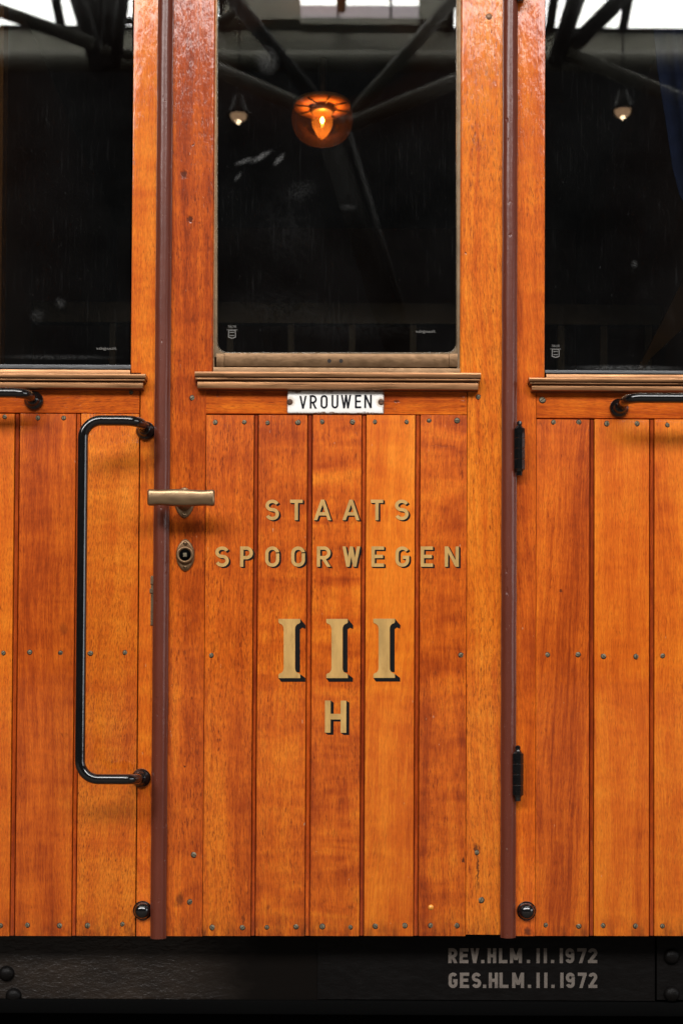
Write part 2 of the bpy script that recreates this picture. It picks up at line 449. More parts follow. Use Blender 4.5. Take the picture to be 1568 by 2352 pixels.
# ------------------------------------------------------------------ lettering (painted, stroke built)
def ell(cx, cy, rx, ry, a0, a1, n=14):
    return [(cx + rx * math.cos(math.radians(a0 + (a1 - a0) * i / n)), cy + ry * math.sin(math.radians(a0 + (a1 - a0) * i / n))) for i in range(n + 1)]
def glyph(ch, w, h, t):
    """centre-line strokes inside a w x h box (already shrunk by the stroke): lists of ('L', pts) or ('D', xa, xb) full-height diagonals"""
    q = t / 2; S = []
    L = lambda *p: S.append(('L', list(p)))
    Dg = lambda xa, ya, xb, yb: S.append(('D', xa, ya, xb, yb))
    top, bot = h + q, -q
    if ch in 'I1': L((w / 2, bot), (w / 2, top))
    elif ch == '.': L((w / 2 - q, 0), (w / 2 + q, 0))
    elif ch == 'T': L((-q, h), (w + q, h)); L((w / 2, bot), (w / 2, h))
    elif ch == 'H': L((0, bot), (0, top)); L((w, bot), (w, top)); L((0, h * .5), (w, h * .5))
    elif ch == 'L': L((0, bot), (0, top)); L((0, 0), (w + q, 0))
    elif ch == 'E': L((0, bot), (0, top)); L((0, h), (w + q, h)); L((0, h * .51), (w + q * .4, h * .51)); L((0, 0), (w + q, 0))
    elif ch == 'N': L((0, bot), (0, top)); L((w, bot), (w, top)); Dg(0, top, w, bot)
    elif ch == 'M': L((0, bot), (0, top)); L((w, bot), (w, top)); Dg(0, top, w / 2, h * .12); Dg(w, top, w / 2, h * .12)
    elif ch == 'V': Dg(-q * .2, top, w / 2, bot); Dg(w + q * .2, top, w / 2, bot)
    elif ch == 'W':
        Dg(0, top, w * .27, bot); Dg(w * .5, top, w * .27, bot); Dg(w * .5, top, w * .73, bot); Dg(w, top, w * .73, bot)
    elif ch == 'A': Dg(-q * .1, bot, w / 2, top); Dg(w + q * .1, bot, w / 2, top); L((w * .2, h * .27), (w * .8, h * .27))
    elif ch == 'O':
        r = min(w / 2, h / 2)
        p = ell(w / 2, h - r, w / 2, r, 0, 180) + ell(w / 2, r, w / 2, r, 180, 360); L(*(p + [p[0], p[1]]))
    elif ch == 'U':
        r = min(w / 2, h / 2); L(*([(0, top)] + ell(w / 2, r, w / 2, r, 180, 360) + [(w, top)]))
    elif ch in 'CG':
        r = min(w / 2, h / 2)
        p = ell(w / 2, h - r, w / 2, r, 28, 180) + ell(w / 2, r, w / 2, r, 180, 332)
        if ch == 'G':
            p = ell(w / 2, h - r, w / 2, r, 28, 180) + ell(w / 2, r, w / 2, r, 180, 360) + [(w, h * .46 + q)]
            L((w * .52, h * .46), (w, h * .46))
        L(*p)
    elif ch == 'S':
        L(*(ell(w / 2, h * .755, w / 2, h * .245, 22, 255) + ell(w / 2, h * .26, w / 2, h * .26, 75, -158)))
    elif ch in 'PR':
        m_ = h * .44; r = (h - m_) / 2
        L((0, bot), (0, top)); L(*([(0, h)] + ell(w - r, m_ + r, r, r, 90, -90) + [(0, m_)]))
        if ch == 'R': Dg(w * .42, m_, w, bot)
    elif ch == '7': L((-q, h), (w + q, h)); Dg(w, h, w * .28, bot)
    elif ch == '9':
        r = min(w / 2, h * .26)
        p = ell(w / 2, h - r, w / 2, r, 0, 180) + ell(w / 2, h * .46 + r, w / 2, r, 180, 360); L(*(p + [p[0], p[1]]))
        L(*([(w, h * .7)] + ell(w / 2, r, w / 2, r, 0, -165)))
    elif ch == '2':
        r = w / 2
        L(*(ell(w / 2, h - r, w / 2, r, 170, -25) + [(q * .6, q * .8)])); L((-q, 0), (w + q, 0))
    return S
def stroke_quads(pts, t):
    out = []; q = t / 2; n = len(pts); offs = []
    for i in range(n):
        a = Vector(pts[max(i - 1, 0)]); b = Vector(pts[min(i + 1, n - 1)]); d = (b - a).normalized()
        offs.append(Vector((-d.y, d.x)) * q)
    for i in range(n - 1):
        a, b = Vector(pts[i]), Vector(pts[i + 1])
        out.append([a + offs[i], b + offs[i + 1], b - offs[i + 1], a - offs[i]])
    return out
def hull(ps):
    ps = sorted(set((round(p[0], 7), round(p[1], 7)) for p in ps))
    def half(seq):
        o = []
        for p in seq:
            while len(o) >= 2 and (o[-1][0] - o[-2][0]) * (p[1] - o[-2][1]) - (o[-1][1] - o[-2][1]) * (p[0] - o[-2][0]) <= 0: o.pop()
            o.append(p)
        return o[:-1]
    return half(ps) + half(ps[::-1])
def text_mesh(bm, spec, h, t, shade=None, mi=0, smi=1, mirror=False):
    """spec: (char, px0, px1, py0, py1) boxes in measured units; shade: (dx, dy) of the painted block shadow"""
    for (ch, x0, x1, y0, y1) in spec:
        A = W((x0 + x1) / 2, (y0 + y1) / 2, h); s = K * (D0 - h) / D0
        w_, h_ = (x1 - x0) * s, (y1 - y0) * s; tt = t * s
        wi, hi = max(w_ - tt, 1e-5), h_ - tt
        ox, oz = A.x - wi / 2, A.z - hi / 2
        dep = 0.0
        for st in glyph(ch, wi, hi, tt):
            if st[0] == 'L': qs = stroke_quads(st[1], tt)
            else:
                _, xa, ya, xb, yb = st
                ln = math.hypot(xb - xa, yb - ya); hw = tt / 2 * ln / max(abs(yb - ya), 1e-6) * .96
                qs = [[Vector((xa - hw, ya)), Vector((xa + hw, ya)), Vector((xb + hw, yb)), Vector((xb - hw, yb))]]
            dep += 3e-5
            for qd in qs:
                f = bm.faces.new([bm.verts.new((ox + p.x, -h - .0006 - dep, oz + p.y)) for p in qd]); f.material_index = mi
            if shade:
                dx, dz = shade[0] * s, -shade[1] * s
                for qd in qs:
                    dep += 2e-6
                    hl = hull([(p.x, p.y) for p in qd] + [(p.x + dx, p.y + dz) for p in qd])
                    f = bm.faces.new([bm.verts.new((ox + p[0], -h - .0001 - dep, oz + p[1])) for p in hl]); f.material_index = smi
def face_normals_to_viewer(o):
    me = o.data
    bm = bmesh.new(); bm.from_mesh(me); bm.normal_update()
    for f in bm.faces:
        if f.normal.y > 0: f.normal_flip()
    bm.to_mesh(me); bm.free()
def spread(chars, boxes, y0, y1):
    return [(c, a, b, y0, y1) for c, (a, b) in zip(chars, boxes)]

# =================================================================== THE HALL (behind the camera, seen in the glass)
bm = bmesh.new()
vs = [bm.verts.new(p) for p in ((-40, -40, 0), (40, -40, 0), (40, 40, 0), (-40, 40, 0))]; bm.faces.new(vs)
tag(link('floor', bm, M['concrete']), kind='structure')

# glazed skylight strip: sloping panes between dark mullions
sky = empty('skylight', (0, -12, WZ(54, 784, -12)))
tag(sky, 'long bright daylit skylight strip mirrored white along the tops of the windows', 'skylight')
zb = Hh(784, 57, 12).z
def skyquad(bm, xa, xb, f0=0.0, f1=1.0, push=0.0):
    ya, yb = -12 + 3.1 * f0, -12 + 3.1 * f1; za, zc = zb + 1.6 * f0, zb + 1.6 * f1
    v = [bm.verts.new((xa, ya, za - push)), bm.verts.new((xb, ya, za - push)), bm.verts.new((xb, yb, zc - push)), bm.verts.new((xa, yb, zc - push))]
    bm.faces.new(v)
def local(o, root):
    o.parent = root; o.matrix_parent_inverse = Matrix.Translation(root.location).inverted()
    return o
xs = [-13.5, -9.6, -6.0, Hh(140, 20, 12).x, Hh(515, 20, 12).x, Hh(784, 20, 12).x, Hh(1030, 20, 12).x, Hh(1262, 20, 12).x, Hh(1430, 20, 12).x, 5.5, 9.0]
for a, b in zip(xs, xs[1:]):
    bm = bmesh.new(); skyquad(bm, a + .04, b - .04)
    local(link('pane', bm, M['sky_pane']), sky)
for x in xs:
    bm = bmesh.new(); tube(bm, [(x, -12, zb - .03), (x, -8.9, zb + 1.57)], .05, 8)
    local(link('mullion', bm, M['steel_black']), sky)

ew = empty('end_window', (13, -5.5, 2)); tag(ew, 'tall daylit end window of the hall far off to the right, glinting on the strip edges', 'end window')
for k in range(4):
    ya, yb_ = -9 + 1.7 * k, -9 + 1.7 * k + 1.6
    bm = bmesh.new(); bm.faces.new([bm.verts.new(p) for p in ((13, ya, 1.6), (13, yb_, 1.6), (13, yb_, 6.2), (13, ya, 6.2))]); local(link('pane', bm, M['end_pane']), ew)
    bm = bmesh.new(); tube(bm, [(12.95, ya - .05, 1.5), (12.95, ya - .05, 6.3)], .06, 8); local(link('mullion', bm, M['steel_black']), ew)
# fascia below the skylight and the small ventilation lantern in front of it
fw = empty('fascia_wall', (0, -12.2, 0))
tag(fw, 'olive grey roof fascia mirrored as a dim band under the bright skylight', 'fascia')
bm = bmesh.new()
def hbox(bm, p0, p1, D, th=.2):
    a, b = Hh(*p0, D), Hh(*p1, D)
    x0, x1 = sorted((a.x, b.x)); z0, z1 = sorted((a.z, b.z))
    vv = [bm.verts.new((x, y, z)) for y in (-D, -D - th) for x, z in ((x0, z0), (x1, z0), (x1, z1), (x0, z1))]
    for f in ((0, 1, 2, 3), (7, 6, 5, 4), (0, 4, 5, 1), (1, 5, 6, 2), (2, 6, 7, 3), (3, 7, 4, 0)): bm.faces.new([vv[i] for i in f])
hbox(bm, (-900, 58), (2500, 142), 12.05); local(link('fascia_panel', bm, M['fascia']), fw)
lan = empty('roof_lantern', Hh(775, 40, 11.7))
tag(lan, 'small dark roof lantern with three frosted panes mirrored above the amber lamp', 'roof lantern')
bm = bmesh.new()
hbox(bm, (513, 38), (690, -60), 11.7); hbox(bm, (962, 38), (1030, -60), 11.7); hbox(bm, (690, 50), (962, 37), 11.7); hbox(bm, (690, -14), (962, -60), 11.7)
local(link('frame', bm, M['fascia']), lan)
for a, b in ((690, 773), (779, 955 - 60), (901, 962)):
    bm = bmesh.new(); hbox(bm, (a, 37), (b, 8), 11.78, .02); local(link('pane', bm, M['vent_pane']), lan)
    bm = bmesh.new(); hbox(bm, (a, 6), (b, -13), 11.78, .02); local(link('pane', bm, M['sky_pane']), lan)
for x in (776, 898):
    bm = bmesh.new(); hbox(bm, (x - 3, 37), (x + 3, -14), 11.7, .1); local(link('mullion', bm, M['steel_black']), lan)

def truss(name, label, tubes, loc, cat='roof truss', group=None):
    t = empty(name, loc); tag(t, label, cat, group)
    for (a, b, D, r, m_) in tubes:
        bm = bmesh.new(); D2 = D if not isinstance(D, tuple) else D[1]; D1 = D if not isinstance(D, tuple) else D[0]
        tube(bm, [Hh(*a, D1), Hh(*b, D2)], r, 14); local(link('strut', bm, M[m_]), t)
    return t
truss('roof_truss', 'dark tubular truss mirrored behind the amber lamp, struts fanning up from one node', [
    ((790, 284), (485, 150), 9, .062, 'steel'), ((800, 284), (1062, 176), 9, .062, 'steel'),
    ((745, 250), (525, -20), (9.2, 9.2), .062, 'steel_black'), ((795, 275), (1055, -20), 9.1, .055, 'steel'),
    ((752, 300), (915, 800), (9, 7.5), .10, 'steel_dim'), ((802, 300), (952, 800), (8.9, 7.4), .022, 'steel_black'), ((500, 50), (560, 8), 10, .045, 'steel')], Hh(785, 285, 9), group='tubular roof trusses mirrored in the glass')  # thin strut beside the unlit leg stands in for its lighter lit edge
truss('roof_truss', 'dark tubular truss mirrored in the left-hand window, cluster of black struts', [
    ((-60, -2), (212, 96), 9, .055, 'steel'), ((225, 110), (485, 150), 9.05, .04, 'steel'), ((172, -30), (226, 150), 9.1, .075, 'steel_black'),
    ((215, -30), (230, 150), 9.3, .10, 'steel_black'), ((255, -30), (240, 150), 9.2, .06, 'steel_black'), ((285, -30), (262, 150), 9, .05, 'steel_black'), ((195, 48), (305, 42), 9.25, .03, 'steel_black')],
    Hh(225, 110, 9), group='tubular roof trusses mirrored in the glass')
truss('roof_truss', 'dark tubular truss mirrored in the right-hand window above the cone lamp', [
    ((1276, 140), (1328, -30), 9, .07, 'steel_black'), ((1288, 140), (1346, -30), 9.15, .025, 'steel'), ((1290, 128), (1448, -30), 9.1, .07, 'steel_black'),
    ((1305, 118), (1700, 280), 9, .058, 'steel')], Hh(1300, 118, 9), group='tubular roof trusses mirrored in the glass')
bm = bmesh.new(); tube(bm, [Hh(-400, 137, 11.5), Hh(2000, 137, 11.5)], .10, 16)
tag(link('roof_purlin', bm, M['steel']), 'long horizontal steel tube mirrored just below the olive fascia', 'roof purlin')

def pendant(px, py, label):
    D = 6.0; c = Hh(px, py, D); s = K * (D0 + D) / D0
    t = empty('cone_lamp', c); tag(t, label, 'hanging lamp', 'black cone lamps mirrored in the glass')
    bm = bmesh.new(); lathe(bm, c, [(6 * s, 52 * s), (10 * s, 50 * s), (22 * s, 12 * s), (30 * s, 5 * s), (30 * s, 1 * s), (24 * s, 1 * s), (20 * s, 6 * s)], 20, 'z')
    local(link('shade', bm, M['steel_black']), t)
    bm = bmesh.new(); lathe(bm, c, [(19 * s, 5 * s), (18 * s, -3 * s), (13 * s, -8 * s), (6 * s, -10 * s)], 18, 'z', 0)
    lathe(bm, c, [(5 * s, -9 * s), (5.5 * s, -13 * s), (2 * s, -16 * s)], 12, 'z', 1)
    local(link('bulb', bm, [M['spot_glow'], M['spot_bulb']]), t)
    bm = bmesh.new(); tube(bm, [c + Vector((0, 0, 55 * s)), c + Vector((0, 0, 4))], .004, 6)
    local(link('cord', bm, M['steel_black']), t)
pendant(547, 262, 'black cone lamp with lit bulb mirrored in the door window left of the amber lamp')
pendant(1432, 252, 'black cone lamp with lit bulb mirrored in the right-hand window')

# =================================================================== THE CARRIAGE
car = empty('railway_carriage', (0, 0, 0))
tag(car, 'varnished orange teak railway carriage side with brown cover strips and a lettered door', 'railway carriage')
B1 = .0016
YT, YB = -150, 2150     # window heads, lower edge of the body

screw_me = None
def make_screw_mesh():
    bm = bmesh.new()
    lathe(bm, (0, 0, 0), [(.0060, -.002), (.0060, .0002)], 18, mi=1)
    lathe(bm, (0, 0, 0), [(.0047, -.002), (.0047, .0004), (.0042, .0007)], 18, mi=0)
    quadbox(bm, -.0041, .0041, -.0006, .0006, .00095, -.001, mi=1)
    o = link('screw', bm, [M['screw'], M['hole']]); me = o.data
    bpy.data.objects.remove(o)
    return me
screw_me = make_screw_mesh()
def screws(pts, h, parent, s=1.0):
    for (x, y) in pts:
        o = bpy.data.objects.new('screw', screw_me); C.objects.link(o)
        o.location = W(x, y, h); o.rotation_euler = (random.uniform(-.12, .12), random.uniform(0, PI), random.uniform(-.12, .12))
        k = s * random.uniform(.82, 1.04); o.scale = (k, 1, k); o.parent = parent

def planks(bm, cols, y0, y1, gmin, gmax, h=.002):
    """boards, the beads in the grooves between them, and the backing they are nailed to"""
    board(bm, gmin, gmax, y0 + 2, y1 - 2, -.0065, -.04, g=grain(-.36, .1, 0, .3), ym=1060)
    for i, (a, b, g) in enumerate(cols):
        board(bm, a, b, y0, y1, h, -.006, (.0014, .0014, 0.0006, .0014), g, ym=1060)
        if i + 1 < len(cols):
            nx = cols[i + 1][0]; m_ = (b + nx) / 2; q = (nx - b) * .35
            board(bm, m_ - q, m_ + q, y0 + 1, y1 - 1, -.0012, -.0064, (.0022, .0022, 0, 0), grain(-.30, .15, 0, .3, 0, 1.2), ym=1060)

# --- left panel
lp = bmesh.new()
planks(lp, [(-160, -72, grain(0)), (-60, 33, grain(.05, .25, 0, .5)), (46, 174, grain(-.09, .3, .012, .7)), (186, 319.5, grain(.12, .45, -.05, .35, 0, 1.5))], 950, YB, -160, 319)
lpo = link('side_panel', lp, M['wood'], car, True); lpo['label'] = 'left-hand planked panel behind the upright black grab handle'
screws([(12, 957), (87, 960), (147, 960), (8, 1500), (69, 1498), (140, 1500), (208, 1500), (288, 1499), (2, 2126), (63, 2125), (138, 2126), (202, 2126), (282, 2123)], .002, lpo)
bm = bmesh.new(); board(bm, -160, 321, 868, 948, .0, -.04, (0, .0016, .0016, 0), grain(-.10, .2, 0, .4, 1, 1.2))
br = link('belt_rail', bm, M['wood'], car, True); screws([(301, 901)], 0, br, .9)
# --- right panel
rp = bmesh.new()
planks(rp, [(1231, 1352.5, grain(-.06, .15, -.045, 1.1)), (1364.5, 1489.5, grain(.13, .25, 0, .5, 0, .7)), (1502, 1625, grain(.15, .3, .02, .4, 0, .8)), (1637, 1740, grain(.1))], 963, YB, 1231, 1740)
rpo = link('side_panel', rp, M['wood'], car, True); rpo['label'] = 'right-hand planked panel beside the door hinges'
screws([(1271, 970), (1328, 970), (1393, 973), (1461, 973), (1532, 976), (1256, 1504), (1326, 1503), (1385, 1507), (1460, 1508), (1520, 1506),
        (1253, 2125), (1328, 2127), (1383, 2126), (1459, 2127), (1520, 2127)], .002, rpo)
bm = bmesh.new(); board(bm, 1231, 1740, 876, 961, .0, -.04, (.0016, 0, .0016, 0), grain(-.02, .3, .05, .5, 1, .9))
br = link('belt_rail', bm, M['wood'], car, True); screws([(1245, 918)], 0, br, 1.25)
# --- posts
gl_, gr_ = grain(.10, .5, 0, .4, 0, .9), grain(.0, .25, .03, .5, 0, 1.0)
for (side, xa, jx, yj, g) in ((-1, 322.5, 302, 856, gl_), (1, 1230, 1251, 867, gr_)):
    bm = bmesh.new()
    xs_ = W(xa, 1060, 0).x; xc = W(372 if side < 0 else 1172, 1060, 0).x; xj = W(jx, 600, 0).x
    zl_, zh_, zj = W(xa, YB).z, W(xa, YT).z, W(xa, yj).z
    if side < 0:
        quadbox(bm, xs_, xc, zl_, zh_, 0, -.04, g=g); quadbox(bm, xj, xs_, zj, zh_, 0, -.04, (.005, 0, 0, 0), g)
    else:
        quadbox(bm, xc, xs_, zl_, zh_, 0, -.04, g=g); quadbox(bm, xs_, xj, zj, zh_, 0, -.04, (0, .005, 0, 0), g)
    link('post', bm, M['wood'], car, True)
bm = bmesh.new(); board(bm, -160, 302, -440, YT, .0, -.04, g=grain(0, .2, 0, .5, 1)); board(bm, 302.5, 1251, -440, YT - 2, .0, -.04, g=grain(0, .2, 0, .5, 1)); board(bm, 1251.5, 1740, -440, YT, .0, -.04, g=grain(0, .2, 0, .5, 1))
link('cant_rail', bm, M['wood'], car, True)

# --- brown cover strips: rounded trapezium section
def strip(px0, px1, ytop, ybot):
    bm = bmesh.new(); ym = 1176
    x0, x1 = WX(px0, ym, .008), WX(px1, ym, .008); wd = x1 - x0; hh = .019
    prof = [(0, -.002), (0, hh * .42)]
    prof += [(wd * (.035 + .05 * k / 4), hh * (.42 + .1 * k / 4)) for k in range(1, 5)]
    for k in range(7):
        a = k / 6; prof.append((wd * (.17 + .30 * a), hh * (.78 + .22 * math.sin(a * PI / 2))))
    prof += [(wd - p[0], p[1]) for p in prof[::-1]]
    z0, z1 = W(px0, ybot, .01).z, W(px0, ytop, .01).z; n = 60; rows = []
    for i in range(n + 1):
        z = z0 + (z1 - z0) * i / n
        wob = .0002 * math.sin(i * .9 + px0) + .0002 * math.sin(i * 2.3)
        rows.append([bm.verts.new((x0 + p[0] + wob, -p[1] * (1 + .006 * math.sin(i * 1.7)), z)) for p in prof])
    for a, b in zip(rows, rows[1:]):
        for k in range(len(prof) - 1): bm.faces.new((a[k], a[k + 1], b[k + 1], b[k]))
    bm.faces.new(rows[0]); bm.faces.new(rows[-1])
    return link('cover_strip', bm, M['brown'], car, True)
strip(353.5, 389, YT, 2156)['label'] = 'brown painted cover strip beside the brass door handle'
strip(1151.5, 1185.5, YT, 2154)['label'] = 'brown painted cover strip carrying the black hinges'

# --- the door
door = empty('door', W(775, 2150), car)
door['label'] = 'teak carriage door lettered in gold between the two brown strips'
def dpart(o):
    o.parent = door; o.matrix_parent_inverse = Matrix.Translation(door.location).inverted(); return o
dp = bmesh.new()
planks(dp, [(473.5, 582.5, grain(.04, .2, 0, .45, 0, 1.4)), (594, 705, grain(-.02, .5, 0, .35, 0, 1.2)), (718, 829.5, grain(-.03, .85, .02, .35, 0, 1.0)),
            (841, 952.5, grain(.12, .3, -.05, .5, 0, .6)), (965, 1071.5, grain(-.04, .6, 0, .3, 0, 1.1))], 953, YB, 473, 1072)
dpo = dpart(link('plank_panel', dp, M['wood'], None, True))
def dscrews(pts, h, s=1.0):
    for (x, y) in pts:
        o = bpy.data.objects.new('screw', screw_me); C.objects.link(o)
        o.location = W(x, y, h) - door.location; o.rotation_euler = (random.uniform(-.12, .12), random.uniform(0, PI), random.uniform(-.12, .12))
        k = s * random.uniform(.82, 1.04); o.scale = (k, 1, k); o.parent = door
dscrews([(494, 970), (561, 969), (614, 971), (684, 970), (739, 969), (810, 969), (860, 969), (934, 969), (985, 967), (1049, 966), (485, 1505), (1058, 1505),
         (488, 2130), (557, 2130), (613, 2130), (680, 2128), (740, 2128), (804, 2130), (862, 2127), (929, 2126), (989, 2126), (1048, 2126)], .002)
dscrews([(442, 914), (1098, 912), (446, 1963), (437, 2072), (1094, 1958), (1104, 2067)], .0, 1.1)
bm = bmesh.new(); lathe(bm, W(989, 2084, .002), [(.0055, -.002), (.0055, .0004)], 16); dpart(link('wood_plug', bm, M['plug']))
bm = bmesh.new(); lathe(bm, W(1122, 38, 0), [(.0065, -.002), (.0065, .0003)], 16); dpart(link('wood_plug', bm, make_simple('grey_plug', (.25, .13, .07), .4, var=.3, bscale=500)))
g1, g2 = grain(-.07, .25, .02, .6, 0, 1.5), grain(.17, .25, .03, .95, 0, 1.2)
bm = bmesh.new(); board(bm, 382, 472.5, 868, YB + .5, .0, -.04, (0, .0010, .0006, 0), g1, ym=1060); board(bm, 382, 490.5, YT, 868, .0, -.04, (0, .007, 0, 0), g1, ym=600); dpart(link('stile', bm, M['wood'], None, True))
bm = bmesh.new(); board(bm, 1072.5, 1160, 868, YB - 3, .0, -.04, (.0010, 0, .0006, 0), g2, ym=1060); board(bm, 1056.5, 1160, YT, 868, .0, -.04, (.007, 0, 0, 0), g2, ym=600); dpart(link('stile', bm, M['wood'], None, True))
bm = bmesh.new(); board(bm, 473, 1072, 868, 951, -.0008, -.04, (.0008, .0008, .0014, 0), grain(.05, .3, .02, .7, 1, 1.1)); dpart(link('rail', bm, M['wood'], None, True))

# door window: bronze frame, rounded rubber bead, pane
bm = bmesh.new()
board(bm, 489, 496.5, YT, 846, -.009, -.04, (0, .001, 0, 0)); board(bm, 1050.5, 1058, YT, 846, -.009, -.04, (.001, 0, 0, 0), mi=2)
board(bm, 515.4, 1030, 812, 842.5, -.008, -.035, (.0003, .0003, .0008, .0012)); board(bm, 497, 515, 812, 842.5, -.0083, -.035, (0, .0003, .0008, .0012)); board(bm, 1030.4, 1050, 812, 842.5, -.0083, -.035, (.0003, 0, .0008, .0012))
for x in (756, 783): lathe(bm, W(x, 829, -.0078), [(.0040, -.002), (.0040, .0002)], 14, mi=1)
board(bm, 490, 1057, 844, 862, -.004, -.035, (0, 0, 0, .002), mi=0)
dpart(link('window_frame', bm, [M['bronze'], M['hole'], M['bronze_dark']], None, True))
bm = bmesh.new()
def rounded(x0, x1, y0, y1, r, n=8):
    pts = []
    for cx, cy, a0 in ((x1 - r, y1 - r, 0), (x0 + r, y1 - r, 90), (x0 + r, y0 + r, 180), (x1 - r, y0 + r, 270)):
        for i in range(n + 1):
            a = math.radians(a0 + 90 * i / n); pts.append((cx + r * math.cos(a), cy + r * math.sin(a)))
    return pts
inn = rounded(501, 1046, YT - 30, 809, 22); inn2 = rounded(498.5, 1048.5, YT - 32, 811.5, 22); out = rounded(491, 1056, YT - 40, 820, 1)
rr_ = [[bm.verts.new(W(*p, -.019)) for p in inn], [bm.verts.new(W(*p, -.0105)) for p in inn2], [bm.verts.new(W(*p, -.0105)) for p in out]]
for a, b in zip(rr_, rr_[1:]):
    for i in range(len(a)): bm.faces.new((a[i], a[(i + 1) % len(a)], b[(i + 1) % len(a)], b[i]))
dpart(link('window_gasket', bm, M['bronze_dark'], None, True))
bm = bmesh.new(); board(bm, 492, 1055, YT - 5, 818, -.0165, -.0215); dpart(link('pane', bm, M['glass_door']))

def sill(x0, x1, y0, y1, tilt_end=True):
    bm = bmesh.new(); hgt = y1 - y0
    board(bm, x0, x1, y0, y0 + hgt * .31, .026, -.03, (.0012, .0012, .001, .0024))
    board(bm, x0 + 2, x1 - 2, y0 + hgt * .345, y0 + hgt * .50, .0225, -.03, (.0012, .0012, .0012, .0018))
    board(bm, x0 + 6, x1 - 6, y0 + hgt * .545, y1, .0175, -.03, (.0015, .0015, .0022, .003))
    return link('window_sill', bm, M['brass'], None, True)
dpart(sill(447, 1104, 854, 894))
for (x0, x1, y0, y1) in ((-160, 335, 857, 891), (1214, 1740, 868, 898)):
    sill(x0, x1, y0, y1).parent = car
# side windows
for (x0, x1, yb, ys) in ((-160, 302, 836, 847), (1251, 1740, 850, 859)):
    fr = empty('window', W((x0 + x1) / 2, yb), car)
    def wpart(o): o.parent = fr; o.matrix_parent_inverse = Matrix.Translation(fr.location).inverted(); return o
    bm = bmesh.new(); board(bm, x0, x1, YT - 4, yb + 4, -.0165, -.0215); wpart(link('pane', bm, M['glass']))
    bm = bmesh.new()
    board(bm, x0, x1, yb, ys, -.006, -.03, (0, 0, .001, .003))
    wpart(link('gasket', bm, M['rubber'], None, True))
    bm = bmesh.new(); board(bm, x0 + (0 if x0 < 0 else 3), x1 - (3 if x0 < 0 else 0), ys, ys + 12, .006, -.03, (0, 0, 0, .004)); wpart(link('lower_bar', bm, M['brass'], None, True))

# tiny etched maker marks, seen from behind
def etched(txt, px, py, hpx, wpx, parent, shear=0.0, h=-.0160):
    cu = bpy.data.curves.new('glass_mark', 'FONT'); cu.body = txt; cu.size = 1; cu.shear = shear
    ob = bpy.data.objects.new('glass_mark', cu); C.objects.link(ob)
    me = bpy.data.meshes.new_from_object(ob.evaluated_get(bpy.context.evaluated_depsgraph_get()))
    bpy.data.objects.remove(ob)
    xs_ = [v.co.x for v in me.vertices]; ys_ = [v.co.y for v in me.vertices]
    x0, x1, y0, y1 = min(xs_), max(xs_), min(ys_), max(ys_); s = K * (D0 - h) / D0; c = W(px, py, h)
    for v in me.vertices:
        a, b = (v.co.x - x0) / (x1 - x0) - .5, (v.co.y - y0) / (y1 - y0) - .5
        v.co = (c.x - a * wpx * s, -h, c.z + b * hpx * s)
    me.materials.append(M['etch'])
    return me
def etched_obj(meshes, parent, extra=None):
    bm = bmesh.new()
    for me in meshes: bm.from_mesh(me)
    if extra: extra(bm)
    o = link('glass_mark', bm, M['etch']); o.parent = parent; o.matrix_parent_inverse = Matrix.Translation(parent.location).inverted()
def shield(px, py):
    def f(bm):
        pts = [(-8.5, -9), (8.5, -9), (9, 8), (0, 11), (-9, 8)]; n = len(pts)
        a = [bm.verts.new(W(px + x, py + y, -.0160)) for x, y in pts]; b = [bm.verts.new(W(px + x * .8, py + y * .8, -.0160)) for x, y in pts]
        for i in range(n): bm.faces.new((a[i], a[(i + 1) % n], b[(i + 1) % n], b[i]))
        for y in (-3.5, 3.5):
            bm.faces.new([bm.verts.new(W(px + x, py + yy, -.0160)) for x, yy in ((-5.5, y - .8), (5.5, y - .8), (5.5, y + .8), (-5.5, y + .8))])
    return f
etched_obj([etched('SECURIT', 533, 750, 5, 19, None), etched('spiegelglas', 533, 757.5, 4.2, 25, None)], door, shield(533, 767))
etched_obj([etched('Staalglas', 977, 762, 8, 47, None, .35)], door)
wins = [o for o in car.children if o.name.startswith('window') and o.type == 'EMPTY']
etched_obj([etched('Staalglas', 245, 801, 8, 48, None, .35)], wins[0])
etched_obj([etched('SECURIT', 1275, 794.5, 5, 19, None), etched('spiegelglas', 1275, 801.5, 4.2, 25, None)], wins[1], shield(1275, 811))

# door lettering
GOLD = [M['gold'], M['shade']]
def lettering(spec, h, t, shade, mats, parent_fn, label):
    bm = bmesh.new(); text_mesh(bm, spec, h, t, shade)
    o = link('lettering', bm, mats); face_normals_to_viewer(o); parent_fn(o); o['label'] = label
    return o
lettering(spread('STAATS', [(609.5, 641), (666, 695), (721, 760), (786.5, 825), (851, 879.5), (906.5, 938)], 1147.5, 1195), .0022, 7.7, (4.3, 3.0), GOLD, dpart, 'gold capitals STAATS with black shading')
lettering(spread('SPOORWEGEN', [(494.5, 526), (551.5, 581), (609, 641.5), (668.5, 700.5), (727.5, 759), (786, 827), (852.5, 881.5), (907.5, 939.5), (965.5, 993.5), (1020.5, 1053)], 1255, 1302), .0022, 7.7, (4.3, 3.0), GOLD, dpart, 'gold capitals SPOORWEGEN with black shading')
bm = bmesh.new()
def poly(bm, pts, h, mi):
    f = bm.faces.new([bm.verts.new(W(x, y, h)) for x, y in pts]); f.material_index = mi
